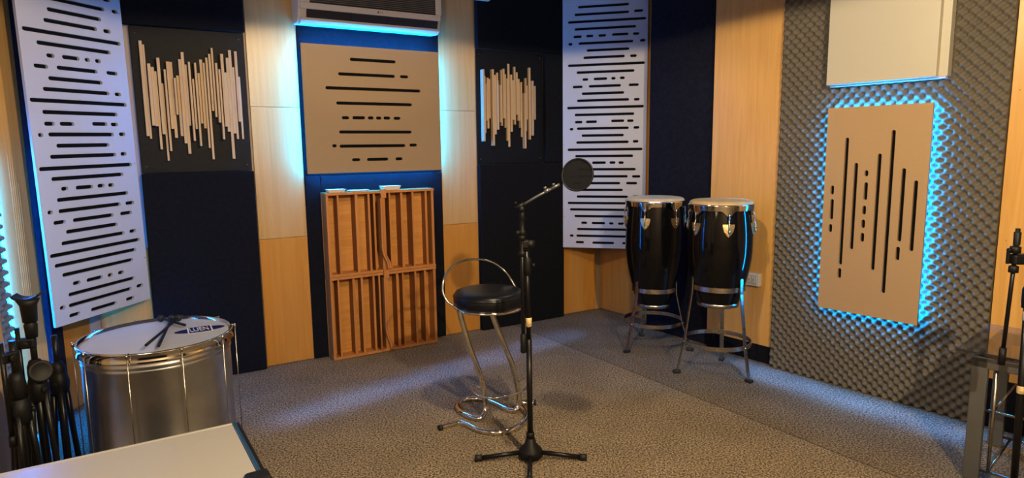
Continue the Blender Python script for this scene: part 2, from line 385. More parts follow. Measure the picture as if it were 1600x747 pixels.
slotted('face_sheet', .325, 1.332, 1.338, 2.209, [(a, b_, z, z) for a, b_, z in CM], -.10, .012, M['mdfdark'], o, .0105)
MB().box(.355, 1.30, -.085, -.03, 1.37, 2.18).build('backing_frame', M['slotdark'], o)
led_ring(BW, .346, 1.311, 1.356, 2.190, .05, .080, 'cyan light strip behind the brown panel under the air conditioner', 'led')
o = wobj('brown_slotted_panel', 'brown panel with tall vertical slots, on the grey foam', 'acoustic panel', RW)
slotted('face_sheet', 2.242, 2.806, .496, 1.708, [(x, x, a, b_) for x, a, b_ in RM], -.30, .014, M['mdf'], o, .0105)
MB().box(2.275, 2.772, -.284, -.238, .53, 1.675).build('backing_frame', M['slotdark'], o)
led_ring(RW, 2.262, 2.786, .516, 1.688, .240, .256, 'cyan light strip behind the tall brown panel on the grey foam', 'ledsoft')
o = wobj('brown_slotted_panel', 'brown panel edge at the far left, beside the microphone stands', 'acoustic panel', LW)
MB().box(2.1, 2.86, -.30, -.286, .02, 1.75).build('face_sheet', M['mdf'], o, .001)
MB().box(2.14, 2.82, -.285, -.06, .06, 1.71).build('backing_frame', M['slotdark'], o)
led_ring(LW, 2.12, 2.835, .04, 1.73, .24, .275, 'cyan light strip behind the brown panel edge at the far left', 'ledside')

o = wobj('led_strip', 'bare cyan light strip at the edge of the far left foam', 'light strip', LW)
MB().box(3.2535, 3.2600, -.036, -.022, .02, 1.50).build('light_strip_side', M['ledbare'], o)
# ------------------------------------------------------------------ convoluted foam
def foam(F, x0, x1, z0, z1, base, amp, p, label):
    bm = bmesh.new(); st = p / 8
    nx = int((x1 - x0) / st); nz = int((z1 - z0) / st); rows = []
    for j in range(nz + 1):
        row = []
        for i in range(nx + 1):
            x = x0 + (x1 - x0) * i / nx; z = z0 + (z1 - z0) * j / nz
            h = math.cos(2 * PI * x / p) * math.cos(2 * PI * z / p)
            h = 2 * ((.5 + .5 * h) ** .62) - 1
            row.append(bm.verts.new((x, -(base + amp * (1 + h)), z)))
        rows.append(row)
    for j in range(nz):
        for i in range(nx):
            f = bm.faces.new((rows[j][i], rows[j][i + 1], rows[j + 1][i + 1], rows[j + 1][i])); f.smooth = True
    # closed sides so that the sheet has thickness
    def wall(line):
        back = [bm.verts.new((v.co.x, -.001, v.co.z)) for v in line]
        for k in range(len(line) - 1): bm.faces.new((line[k], line[k + 1], back[k + 1], back[k]))
    wall(rows[0]); wall(rows[-1]); wall([r[0] for r in rows]); wall([r[-1] for r in rows])
    mb = MB(); mb.b.free(); mb.b = bm
    o = wmesh(mb, 'acoustic_foam', M['foam'], F)
    return tag(o, label, 'acoustic foam')
foam(RW, 1.889, 3.112, .002, 2.72, .196, .021, .0585, 'grey convoluted foam sheet covering the right wall around the tall brown panel')
foam(LW, 1.9, 3.252, .002, 2.72, .01, .022, .0585, 'grey convoluted foam at the far left edge, lit cyan')

# ------------------------------------------------------------------ stick reliefs
def relief(name, label, x0, x1, z0, z1, xa, xb, tops, zt, zb, base, y, seed):
    rr = random.Random(seed)
    o = wobj(name, label, 'wall relief', BW)
    MB().box(x0, x1, -y, -.0, z0, z1).build('board', M['board'], o, .002)
    n = len(tops); w = (xb - xa) / n
    for k, (t, b_) in enumerate(tops):
        x = xa + w * k; za = zt + (zb - zt) * t; zc = zt + (zb - zt) * b_
        d = y + .010 + .012 * rr.choice((0, 1, 1, 2, 3)); g_ = w * rr.choice((0, 0, .22, .30))
        MB().box(x + .0008, x + w - g_ + .0004, -d, -y, zc, za).build('stick', M['stick'], o, .0008)
    screws(o, [(x0 + .03, z1 - .04), (x1 - .03, z1 - .04), (x1 - .03, z0 + .04), (x0 + .03, z0 + .04)], -y, .004)
    return o
TL = [(48,570),(68,585),(172,512),(190,515),(212,645),(138,560),(275,710),(200,655),(155,530),(155,580),(245,450),(228,570),(137,612),(97,672),(165,510),(152,598),(245,530),(155,628),(210,498),(132,525),(150,640),(120,707),(100,425),(65,460),(150,492),(185,590),(97,515),(200,545),(115,705),(70,555),(168,588),(75,485),(220,588)]
TR = [(105,632),(150,570),(205,480),(160,535),(170,460),(100,665),(140,580),(180,545),(120,460),(210,490),(100,515),(90,460),(130,530),(160,630),(50,675),(130,560),(170,470),(70,505),(110,430),(160,475),(190,530),(180,600),(265,690),(150,555),(205,465),(70,620),(170,590),(205,535),(207,465)]
relief('stick_relief', 'black board with uneven vertical wooden sticks, left one beside the white slotted panel', -.66, -.016, 1.371, 2.254, -.617, -.05, [((a - 48) / 662, (b_ - 48) / 662) for a, b_ in TL], 2.165, 1.445, 0, .012, 3)
relief('stick_relief', 'black board with uneven vertical wooden sticks, smaller one right of the brown panel, tinted blue', 1.697, 2.333, 1.370, 2.272, 1.735, 2.25, [((a - 50) / 640, (b_ - 50) / 640) for a, b_ in TR], 2.17, 1.49, 0, .006, 5)

# ------------------------------------------------------------------ slatted wooden diffuser
o = wobj('slatted_diffuser', 'wooden slatted sound diffuser standing on the carpet under the cyan lit panel', 'diffuser', BW)
YB, YF = -.016, -.130
def module(x0, x1, z0, z1, slats, rs):
    r2 = random.Random(rs)
    xs = [x0] + [s_ for p_ in slats for s_ in p_] + [x1]
    b = MB()
    for k in range(0, len(xs), 2):   # wells of different depth
        d = r2.choice((.0, .012, .03, .006))
        b.box(xs[k], xs[k + 1], YB - .01 - d, YB, z0, z1)
    b.build('well_back', M['diff'], o)
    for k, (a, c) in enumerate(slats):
        s_ = MB().box(a, c, YF + .006 * (k % 2), YB - .002, z0 + .001, z1 - .001).build('slat', M['slatshade'], o)
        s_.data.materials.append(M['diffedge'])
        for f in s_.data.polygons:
            if f.normal.y < -.9: f.material_index = 1  # front faces lighter than the sides, shading done by colour
UP = [(.507, .519), (.637, .656), (.729, .744), (.771, .785)]
UR = [(.888, .899), (.980, .998), (1.067, 1.081), (1.175, 1.192)]
LO = [(.482, .495), (.592, .610), (.652, .667), (.742, .758), (.785, .797)]
LR = [(.922, .938), (.972, .984), (1.069, 1.083), (1.150, 1.167)]
module(.448, .826, .625, 1.185, UP, 1); module(.858, 1.224, .625, 1.185, UR, 2)
module(.448, .826, .022, .585, LO, 3); module(.858, 1.224, .022, .585, LR, 4)
for (a, c) in ((.430, .448), (.826, .842), (.843, .858), (1.224, 1.244)):
    MB().box(a, c, YF, YB, .008, 1.185).build('upright', M['diffedge'], o, .001)
for (z0, z1) in ((.004, .022), (.585, .604), (.606, .625), (1.185, 1.203)):
    MB().box(.428, 1.246, YF - .006, YB, z0, z1).build('rail', M['diffedge'], o, .001)
MB().box(.428, 1.246, YB, -.0125, .006, 1.20).build('back_board', M['diff'], o)
for z0 in (.56, 1.15):
    MB().box(.822, .862, YF - .022, YF, z0, z0 + .065).build('joint_block', M['diffedge'], o, .002)
# warped laths down the middle
for zt, zb, dx in ((1.15, .63, 0), (.56, .02, .004)):
    for k, sh in enumerate((0, .017)):
        path = [(.812 + sh + dx, zt), (.812 + sh + dx, zb + .22), (.811 + sh + dx, zb + .16), (.822 + sh + dx, zb + .10), (.846 + sh, zb + .045), (.850 + sh, zb)]
        pts = spline([(x, 0, z) for x, z in path], 6)
        b = MB()
        for p, q in zip(pts, pts[1:]):
            b.prism([(p.x, p.z), (p.x + .013, p.z), (q.x + .013, q.z), (q.x, q.z)], YF - .030 + .008 * k, YF + .03, lambda x, y, h: (x, h, y))
        b.build('curved_lath', M['diffedge'], o)
for x0, w, h, lab in ((.448, .13, .022, 'leftmost of three small white dishes on top of the slatted diffuser'), (.60, .15, .010, 'flat middle one of three small white dishes on the slatted diffuser'), (.845, .145, .030, 'rightmost, thickest of three small white dishes on the slatted diffuser')):
    t = MB(); y0, y1 = -.125, -.05
    a = [(x0 + .012, y0 + .01), (x0 + w - .012, y0 + .01), (x0 + w - .012, y1 - .01), (x0 + .012, y1 - .01)]
    c = [(x0, y0), (x0 + w, y0), (x0 + w, y1), (x0, y1)]
    rings = []
    for poly, z in ((a, 0), (c, h), ([(p[0] * .96 + (x0 + w / 2) * .04, p[1] * .9 + (y0 + y1) / 2 * .1) for p in c], h), ([(p[0] * .92 + (x0 + w / 2) * .08, p[1] * .9 + (y0 + y1) / 2 * .1) for p in a], h * .45)):
        rings.append([t.b.verts.new((x, y, 1.2035 + z)) for x, y in poly])
    for A_, B_ in zip(rings, rings[1:]):
        for k in range(4): t.b.faces.new((A_[k], A_[(k + 1) % 4], B_[(k + 1) % 4], B_[k]))
    t.b.faces.new(rings[0][::-1]); t.b.faces.new(rings[-1])
    tag(wmesh(t, 'white_dish', M['plastic'], BW, .002), lab, 'dish', 'white dishes on the diffuser')

# ------------------------------------------------------------------ air conditioner
o = wobj('air_conditioner', 'white wall air conditioner with grey louvred grille, above the brown panel', 'air conditioner', BW)
X0, X1 = .300, 1.322
def acprof(name, prof, xa, xb, mat, bev=.004):
    MB().prism(prof, xa, xb, lambda y, z, h: (h, -y, z)).build(name, mat, o, bev)
acprof('housing', [(.006, 2.70), (.006, 2.335), (.09, 2.328), (.13, 2.335), (.165, 2.352), (.172, 2.395), (.186, 2.428), (.186, 2.70)], X0, X1, M['plastic'], .012)
acprof('outlet', [(.150, 2.350), (.176, 2.3595), (.1935, 2.411), (.15, 2.415)], X0 + .055, X1 - .03, M['acdark'], .002)
acprof('lower_lip', [(.10, 2.325), (.150, 2.325), (.181, 2.346), (.178, 2.362), (.150, 2.354), (.11, 2.335)], X0 + .015, X1 - .012, M['plastic'], .003)
for x in (X0 + .35, X0 + .62, X1 - .14):
    MB().prism([(.17, 2.360), (.192, 2.366), (.197, 2.408), (.17, 2.408)], x, x + .006, lambda y, z, h: (h, -y, z)).build('outlet_rib', M['navy'], o)
acprof('front_band', [(.180, 2.412), (.200, 2.412), (.204, 2.452), (.180, 2.452)], X0 + .012, X1 - .012, M['plastic'], .003)
MB().box(X0 + .075, X1 - .05, -.196, -.185, 2.452, 2.70).build('grille_recess', M['acdark'], o)
for k in range(19):
    z = 2.462 + k * .0125
    MB().prism([(.194, z), (.202, z + .003), (.202, z + .0058), (.194, z + .0068)], X0 + .078, X1 - .053, lambda y, z_, h: (h, -y, z_)).build('louvre', M['acslat'], o)
for xa, xb in ((X0 + .004, X0 + .075), (X1 - .05, X1 - .004)):
    MB().box(xa, xb, -.204, -.18, 2.452, 2.70).build('grille_surround', M['plastic'], o, .006)
lm = Matrix.Translation((X0 + .56, -.2055, 2.432)) @ Matrix.Rotation(R(90), 4, 'X')
lettering('LG', .016, 'lettering', M['acslat'], o, lm)
MB().lathe([(0, .0015), (.006, .0012), (.0065, 0)], (X0 + .538, -.203, 2.432), 20, (0, -1, 0)).build('emblem', M['red'], o)

# white box above the tall brown panel
o = wobj('wall_cabinet', 'cream white flat box fixed high on the grey foam above the tall brown panel', 'cabinet', RW)
MB().box(2.222, 2.806, -.30, -.20, 1.842, 2.72).build('door', M['cover'], o, .002)
MB().box(2.800, 2.850, -.272, -.20, 1.842, 2.72).build('side_flange', M['cover'], o, .003)
MB().box(2.224, 2.84, -.262, -.20, 1.832, 1.845).build('bottom_lip', M['plastic'], o, .002)

# socket
o = wobj('wall_socket', 'white wall socket beside the right conga', 'socket', RW)
MB().box(1.672, 1.785, -.222, -.188, .535, .622).build('housing', M['plastic'], o, .005)
MB().box(1.690, 1.768, -.226, -.215, .548, .609).build('face_plate', M['cover'], o, .002)
for x in (1.712, 1.745):
    MB().box(x - .0095, x + .0095, -.2285, -.225, .560, .598).build('socket_insert', M['plastic'], o, .002)
    for dx in (-.004, .004): MB().box(x + dx - .001, x + dx + .001, -.2292, -.228, .57, .588).build('slot', M['slotdark'], o)

o = wobj('wall_sensor', 'small white box at the top above the second stick relief', 'sensor', BW)
MB().box(1.655, 1.79, -.09, -.0505, 2.626, 2.66).build('housing', M['plastic'], o, .003)
# ------------------------------------------------------------------ silver bass drum
def rod(mb, a, b_, r, n=8): return mb.tube([a, b_], r, n)
SX, SY, SR, SZ = -1.715, 3.055, .318, .632
o = thing('bass_drum', 'large silver metal bass drum with white head, in front of the left corner', 'drum', (SX, SY, 0))
prof = [(SR - .004, .02), (SR, .03)]
for z in (.075, .085, .545, .565):
    prof += [(SR, z - .006), (SR + .004, z), (SR, z + .006)]
prof += [(SR, SZ - .03)]
MB().lathe(prof, n=96).build('shell', M['alu'], o)
for z0 in (.0, SZ - .048):
    p = [(SR + .003, z0 + .006), (SR + .012, z0 + .0), (SR + .019, z0 + .006), (SR + .014, z0 + .014), (SR + .012, z0 + .040), (SR + .018, z0 + .044), (SR + .016, z0 + .051), (SR + .007, z0 + .051), (SR + .005, z0 + .012)]
    MB().lathe(p + [p[0]], n=96).build('hoop', M['chrome'], o)
hd = MB().lathe([(SR + .006, SZ - .02), (SR + .004, SZ - .012), (SR - .012, SZ - .009), (SR - .04, SZ - .010), (0, SZ - .010)], n=96).build('drum_head', M['drumhead'], o)
MB().lathe([(0, .02), (SR, .02)], n=64).build('bottom_head', M['drumhead'], o)
view = math.atan2(-SY, -SX)
for k in range(10):
    a = view + R(15) + k * R(36)
    c, s_ = math.cos(a), math.sin(a); r_ = SR + .026
    b = MB(); rod(b, (c * r_, s_ * r_, .01), (c * r_, s_ * r_, SZ - .004), .0028)
    b.tube([(c * r_, s_ * r_, SZ - .012), (c * r_, s_ * r_, SZ + .004)], .006, 6)
    t = b.build('tension_rod', M['nickel'], o)
    b = MB()
    b.tube([(c * (SR + .008), s_ * (SR + .008), SZ + .001), (c * (r_ + .004), s_ * (r_ + .004), SZ + .001)], .0055, 6)
    b.build('claw', M['chrome'], t)
    MB().tube([(c * (SR + .012), s_ * (SR + .012), .012), (c * (r_ + .003), s_ * (r_ + .003), .012)], .005, 6).build('claw', M['chrome'], t)
# printed emblem on the head
def onhead(px, py, z=SZ - .0095): return (px - SX, py - SY, z)
LC = Vector((-1.560, 3.160, SZ - .0095)) - Vector((SX, SY, 0))
LR_ = R(33)
lm = Matrix.Translation(LC) @ Matrix.Rotation(LR_, 4, 'Z')
b = MB(); vs = []
poly = [(.115 * math.cos(2 * PI * k / 40), .046 * math.sin(2 * PI * k / 40)) for k in range(40)]
b.prism(poly, 0, .0004); e_ = b.build('printed_emblem', M['navy'], hd); e_.data.transform(lm)
b = MB().prism([(-.060, -.062), (.052, -.066), (.060, .062), (-.052, .066)], .0005, .0008); e_ = b.build('printed_field', M['ink'], hd); e_.data.transform(lm)
b = MB().prism([(-.053, -.054), (.045, -.058), (.053, .054), (-.045, .058)], .0009, .0012); e_ = b.build('printed_field', M['navy'], hd); e_.data.transform(lm)
lettering('LUEN', .046, 'lettering', M['ink'], hd, lm @ Matrix.Translation((-.003, 0, .0016)) @ Matrix.Rotation(R(0), 4, 'Z') @ Matrix.Scale(2.3, 4, (0, 1, 0)) @ Matrix.Scale(.78, 4, (1, 0, 0)), .0003)

# mallets on the head
def P(x, y, z): return Vector((x, y, z))
ZH = SZ - .0085
MAL = [((-1.837, 3.318), (-1.646, 3.186)), ((-1.78, 3.321), (-1.59, 2.834)), ((-1.746, 3.319), (-1.63, 2.807))]
labs = ['black headed mallet on the silver drum, its head apart from the other two', 'black headed mallet on the silver drum with the short steep shaft', 'black headed mallet on the silver drum with the longest shaft reaching the near hoop']
for (h_, t_), lab, dz in zip(MAL, labs, (0, 0, .013)):
    h = P(h_[0], h_[1], SZ + .008 + dz * .1); t = P(t_[0], t_[1], SZ + .0065 + dz)
    o = thing('drum_mallet', lab, 'mallet', h, 0, 'mallets on the silver drum')
    d = (t - h)
    MB().tube([(0, 0, 0), d * .5, d], [.0062, .0058, .0065], 10).build('shaft', M['blackplastic'], o)
    dn = d.normalized()
    MB().lathe([(0, -.017), (.009, -.0155), (.0155, -.009), (.018, 0), (.0155, .009), (.009, .0155), (0, .017)], (0, 0, 0), 20, dn).build('mallet_head', M['rubber'], o)

# ------------------------------------------------------------------ congas
def conga(cx, cy, ztop, zbot, rr, rb, rlow, lug0, label, zring, zlow, feet, slabel):
    o = thing('conga_drum', label, 'drum', (cx, cy, 0))
    H = ztop - zbot
    prof = [(rlow - .004, zbot), (rlow, zbot + .004)]
    n = 16
    for k in range(n + 1):
        t = k / n
        # belly: widest a little above the middle
        r_ = rlow + (rb - rlow) * math.sin(min(1, t / .62) * PI / 2) if t < .62 else rb - (rb - (rr - .022)) * ((t - .62) / .38) ** 2
        prof.append((r_, zbot + .006 + (H - .05) * t))
    MB().lathe(prof, n=72).build('shell', M['lacquer'], o)
    MB().lathe([(rlow + .001, zbot - .004), (rlow + .007, zbot - .002), (rlow + .008, zbot + .022), (rlow + .003, zbot + .026), (rlow + .001, zbot - .004)], n=64).build('foot_band', M['nickel'], o)
    # hide rolled over the rim
    MB().lathe([(rr - .012, ztop - .036), (rr - .008, ztop - .030), (rr - .006, ztop - .018), (rr - .014, ztop - .006), (rr - .030, ztop), (rr - .06, ztop + .001), (0, ztop + .002)], n=72).build('drum_head', M['skin'], o)
    # crown rim, dipping at every lug
    view = math.atan2(-cy, -cx)
    bm = MB(); N = 180; rings = []
    for k in range(N):
        a = 2 * PI * k / N
        d = min(abs(((a - (view + lug0 + j * PI / 3) + PI) % (2 * PI)) - PI) for j in range(6))
        dip = max(0., 1 - d / R(14)); dip = dip * dip * (3 - 2 * dip)
        zb = ztop - .058 - .034 * dip
        c, s_ = math.cos(a), math.sin(a)
        rings.append([bm.b.verts.new((c * r_, s_ * r_, z)) for r_, z in ((rr - .008, ztop - .022), (rr, ztop - .020), (rr + .001, ztop - .028), (rr - .003, zb), (rr - .007, zb))])
    for k in range(N):
        A_, B_ = rings[k], rings[(k + 1) % N]
        for j in range(5):
            f = bm.b.faces.new((A_[j], B_[j], B_[(j + 1) % 5], A_[(j + 1) % 5])); f.smooth = j in (0, 1)
    bm.build('rim', M['chrome'], o)
    for j in range(6):
        a = view + lug0 + j * PI / 3; c, s_ = math.cos(a), math.sin(a)
        def L(rad, tng, z): return (c * rad - s_ * tng, s_ * rad + c * tng, z)
        zr = ztop - .088; rp = rb - .001
        # shield plate following the shell
        b = MB(); rows = []
        for z_, w in ((-.138, .036), (-.158, .035), (-.184, .028), (-.205, .015), (-.218, .001)):
            zz = ztop + z_
            t = (zz - zbot - .006) / (H - .05)
            rs = rlow + (rb - rlow) * math.sin(min(1, t / .62) * PI / 2) if t < .62 else rb - (rb - (rr - .022)) * ((t - .62) / .38) ** 2
            rows.append(([b.b.verts.new(L(rs + .0005, x, zz)) for x in (-w, 0, w)], [b.b.verts.new(L(rs + (.006 if x else .010), x, zz)) for x in (-w, 0, w)]))
        for (a0, a1), (b0, b1) in zip(rows, rows[1:]):
            for i in (0, 1):
                b.b.faces.new((a1[i], a1[i + 1], b1[i + 1], b1[i])); b.b.faces.new((a0[i], b0[i], b0[i + 1], a0[i + 1]))
            b.b.faces.new((a0[0], a1[0], b1[0], b0[0])); b.b.faces.new((a0[2], b0[2], b1[2], a1[2]))
        for i in (0, 1): b.b.faces.new((rows[0][0][i], rows[0][0][i + 1], rows[0][1][i + 1], rows[0][1][i]))
        lug = b.build('lug_plate', M['brass'], o)
        pts = spline([L(rr - .006, 0, zr + .016), L(rr + .004, 0, zr + .010), L(rr + .006, 0, zr - .008), L(rr + .003, 0, zr - .03), L(rb + .014, 0, ztop - .15), L(rb + .014, 0, ztop - .195)], 4)
        MB().tube(pts, .0044, 8).build('tension_hook', M['nickel'], lug)
        b = MB()
        b.tube([L(rb + .014, 0, ztop - .176), L(rb + .014, 0, ztop - .186)], .0075, 6)
        b.tube([L(rb + .004, 0, ztop - .165), L(rb + .020, 0, ztop - .165)], .006, 8)
        b.build('nut', M['nickel'], lug)
    # stand
    st = thing('conga_stand', slabel, 'drum stand', (cx, cy, 0))
    t = (zring - zbot - .006) / (H - .05)
    rs = rlow + (rb - rlow) * math.sin(min(1, t / .62) * PI / 2) + .004
    def band(r_, z, h, th, nm):
        MB().lathe([(r_, z - h / 2), (r_ + th, z - h / 2), (r_ + th, z + h / 2), (r_, z + h / 2), (r_, z - h / 2)], n=72, smooth=False).build(nm, M['nickel'], st)
    band(rs, zring, .032, .004, 'upper_ring'); band(.213, zlow, .028, .006, 'lower_ring')
    for k, (fx, fy) in enumerate(feet):
        fx -= cx; fy -= cy; L_ = math.hypot(fx, fy); ux, uy = fx / L_, fy / L_
        top = Vector((ux * (rs + .010), uy * (rs + .010), zring + .075)); knee = Vector((ux * (rs + .012), uy * (rs + .012), zring - .03))
        foot = Vector((fx, fy, .012)); tang = Vector((-uy, ux, 0))
        low = Vector((ux * .222, uy * .222, zlow))
        b = MB(); w = .0135; th = .0035
        path = [top, knee, low, foot]
        rows = []
        for p in path:
            o_ = Vector((ux, uy, .1)) * th
            rows.append([b.b.verts.new(p - tang * w - o_), b.b.verts.new(p + tang * w - o_), b.b.verts.new(p + tang * w + o_), b.b.verts.new(p - tang * w + o_)])
        for A_, B_ in zip(rows, rows[1:]):
            for i in range(4): b.b.faces.new((A_[i], A_[(i + 1) % 4], B_[(i + 1) % 4], B_[i]))
        b.b.faces.new(rows[0][::-1]); b.b.faces.new(rows[-1])
        lg = b.build('leg', M['nickel'], st, .001)
        # bolts and adjusting holes
        b = MB()
        for f in (.25, .4, .55, .7): 
            p = knee.lerp(foot, f) + Vector((ux, uy, 0)) * .0045
            b.lathe([(0, .0012), (.0035, .001), (.004, 0)], p, 8, (ux, uy, .3))
        b.build('adjusting_hole', M['slotdark'], lg)
        MB().lathe([(0, .006), (.007, .004), (.008, 0)], low + Vector((ux, uy, 0)) * .003, 10, (ux, uy, 0)).build('bolt', M['nickel'], lg)
        b = MB(); b.box(-.024, .026, -.016, .016, 0, .022, .006)
        ft = b.build('rubber_foot', M['rubber'], lg)
        ft.data.transform(Matrix.Translation((fx, fy, 0)) @ Matrix.Rotation(math.atan2(uy, ux), 4, 'Z'))
    return o
conga(1.352, 4.20, 1.150, .462, .205, .205, .128, R(14), 'black lacquered conga drum, the right one, beside the wall socket', .585, .215,
      [(1.085, 4.178), (1.495, 3.985), (1.462, 4.424)], 'chrome three legged stand under the right conga')
conga(1.052, 4.775, 1.128, .318, .216, .213, .118, R(-18), 'black lacquered conga drum, the left one, beside the white slotted panel', .452, .205,
      [(.832, 4.625), (1.300, 4.645), (1.022, 5.038)], 'chrome three legged stand under the left conga')

# ------------------------------------------------------------------ bar stool
CXs, CYs = -.130, 3.475
o = thing('bar_stool', 'chrome bar stool with round black padded seat, left of the microphone stand', 'stool', (CXs, CYs, 0))
def rel(L): return [(a - CXs, b_ - CYs, c) for a, b_, c in L]
r_ = .192; zt = .738
MB().lathe([(0, .652), (r_ - .012, .652), (r_ - .002, .662), (r_ + .002, .685), (r_, .712), (r_ - .010, .728), (r_ - .03, .736), (r_ - .09, zt + .002), (0, zt + .001)], n=72).build('seat_cushion', M['vinyl'], o)
MB().lathe([(r_ + .001, .704), (r_ + .0042, .708), (r_ + .001, .712)], n=72).build('piping', M['vinyl'], o)
MB().lathe([(0, .638), (r_ - .006, .638), (r_ + .001, .643), (r_ + .001, .652), (0, .654)], n=72).build('seat_rim', M['chrome'], o)
T = .0152
loop = [(-.29, 3.42, .645), (-.277, 3.425, .585), (-.234, 3.44, .417), (-.186, 3.463, .264), (-.164, 3.482, .150), (-.160, 3.487, .07), (-.168, 3.465, .03), (-.195, 3.444, .015), (-.240, 3.468, .014), (-.300, 3.535, .014), (-.328, 3.62, .014), (-.31, 3.70, .014), (-.26, 3.735, .014), (-.19, 3.728, .014), (-.11, 3.655, .014), (-.035, 3.565, .014), (.002, 3.545, .018), (.024, 3.555, .045), (.029, 3.562, .10), (.020, 3.556, .155), (-.002, 3.532, .274), (-.050, 3.50, .414), (-.103, 3.47, .571), (-.123, 3.462, .645)]
MB().tube(spline(rel(loop), 5), T, 14).build('leg_tube', M['chrome'], o)
base = [(-.395, 3.335, .042), (-.345, 3.375, .040), (-.300, 3.398, .038), (-.250, 3.362, .038), (-.185, 3.296, .038), (-.097, 3.262, .038), (-.013, 3.296, .038), (.050, 3.39, .038), (.068, 3.50, .038), (.045, 3.585, .038), (.020, 3.625, .036), (.045, 3.662, .034), (.118, 3.665, .034)]
sp = spline(rel([(a, b_, .0135) for a, b_, c in base]), 6)
MB().tube(sp, T, 14).build('base_tube', M['chrome'], o)
for p, q in ((sp[0], sp[1]), (sp[-1], sp[-2])):
    d = (p - q).normalized(); MB().tube([p - d * .004, p + d * .012], T + .0015, 14).build('end_cap', M['rubber'], o)
ring = [(-.176, 3.498, .17), (-.205, 3.520, .17), (-.223, 3.49, .17), (-.218, 3.43, .17), (-.184, 3.375, .17), (-.107, 3.35, .17), (-.021, 3.384, .17), (.053, 3.46, .17), (.084, 3.55, .17), (.074, 3.61, .17), (.040, 3.60, .17), (.024, 3.575, .168)]
MB().tube(spline(rel(ring), 5), .0058, 10).build('footrest', M['chrome'], o)
hoop = [(-.285, 3.42, .648), (-.318, 3.42, .660), (-.352, 3.43, .687), (-.377, 3.455, .733), (-.373, 3.50, .797), (-.339, 3.56, .846), (-.282, 3.61, .872), (-.219, 3.64, .877), (-.129, 3.67, .860), (-.057, 3.68, .812), (-.014, 3.668, .762), (.02, 3.64, .70), (.022, 3.60, .655), (-.01, 3.56, .648)]
MB().tube(spline(rel(hoop), 5), .0060, 10).build('back_hoop', M['chrome'], o)

# ------------------------------------------------------------------ microphone stands
def knob(mb, c, axis, r_=.012, l=.02): mb.lathe([(0, 0), (r_ * .5, 0), (r_ * .5, l * .4), (r_, l * .45), (r_, l * .95), (r_ * .8, l), (0, l)], c, 12, axis)
o = thing('microphone_stand', 'black tripod microphone stand in the middle, holding the pop filter', 'microphone stand', (.077, 3.0, 0))
MB().tube([(0, 0, .03), (-.003, 0, .60)], .0140, 14).build('lower_pole', M['blackmetal'], o)
MB().tube([(-.003, 0, .58), (-.010, 0, 1.03)], .0110, 14).build('upper_pole', M['blackmetal'], o)
MB().lathe([(.0112, .66), (.0145, .662), (.0145, .702), (.0112, .704)], (-.003, 0, 0), 20).build('sticker', M['sticker'], o)
b = MB().lathe([(.010, .905), (.0165, .91), (.0185, .94), (.0185, .972), (.0145, .99), (.009, .995)], (-.007, 0, 0), 20)
knob(b, (.008, 0, .955), (1, -.3, 0), .009, .02); b.build('clutch', M['blackplastic'], o)
b = MB(); b.lathe([(.014, .112), (.022, .105), (.030, .075), (.056, .048), (.060, .016), (.034, .006), (0, .006)], n=24)
b.lathe([(.014, .135), (.0185, .132), (.021, .105), (.014, .105)], n=20); b.build('hub', M['blackplastic'], o)
for (x, y) in ((-.262, -.025), (.262, -.03), (-.012, -.25)):
    v = Vector((x, y, 0)); d = v.normalized()
    lg = MB().tube([d * .02 + Vector((0, 0, .036)), v + Vector((0, 0, .015))], .0110, 12).build('leg', M['blackmetal'], o)
    MB().tube([v * .90 + Vector((0, 0, .018)), v + d * .008 + Vector((0, 0, .0165))], .0160, 12).build('rubber_foot', M['rubber'], lg)
# tee joint and folded boom
b = MB(); b.box(-.042, .002, -.02, .016, 1.035, 1.075, .008); b.lathe([(0, -.016), (.017, -.016), (.019, 0), (.017, .022), (0, .022)], (.004, -.004, 1.055), 20, (1, -.4, 0))
b.build('boom_joint', M['blackplastic'], o)
MB().tube([(-.030, -.012, .55), (-.031, -.012, 1.20)], .0090, 12).build('boom', M['blackmetal'], o)
MB().lathe([(.0, .535), (.012, .537), (.0145, .545), (.0145, .625), (.009, .63)], (-.0295, -.012, 0), 16).build('counterweight', M['blackplastic'], o)
for z in (1.01, 1.085):
    MB().lathe([(.008, z - .012), (.015, z - .010), (.016, z + .010), (.009, z + .014)], (-.031, -.012, 0), 16).build('collar', M['blackplastic'], o)
b = MB().lathe([(.007, 1.095), (.0155, 1.10), (.0155, 1.118), (.010, 1.125), (.0095, 1.17), (.012, 1.175), (.012, 1.20), (.006, 1.212), (.0, 1.214)], (-.029, -.012, 0), 16)
knob(b, (-.029, -.012, 1.11), (-1, -.2, 0), .01, .028); b.build('boom_end', M['blackplastic'], o)

o = thing('pop_filter', 'round black mesh pop filter on a thin arm held by the middle stand', 'pop filter', (.046, 2.988, 1.215))
b = MB(); b.lathe([(0, -.014), (.013, -.013), (.014, 0), (.013, .013), (0, .014)], (0, 0, .004), 16, (0, 1, 0))
b.tube([(-.028, 0, .008), (.012, 0, .028)], .0095, 10); knob(b, (-.02, 0, .018), (-.5, 0, 1), .006, .022); b.build('clamp', M['blackplastic'], o)
C0 = Vector((.256, 0, .158))
arm = [(-.004, 0, .018), (.075, 0, .064), (.170, .0, .112)]
MB().tube(arm, .0058, 10).build('arm', M['greysteel'], o)
b = MB(); b.tube([(.105, 0, .080), (.128, 0, .093)], .0085, 10); knob(b, (.112, -.0, .088), (-.3, 0, 1), .008, .018); b.tube([(.135, 0, .096), (.175, 0, .115)], .0065, 10); knob(b, (.15, 0, .105), (-.3, 0, 1), .007, .016); b.build('arm_joint', M['greysteel'], o)
ax = Vector((-.42, -.88, .22)).normalized()
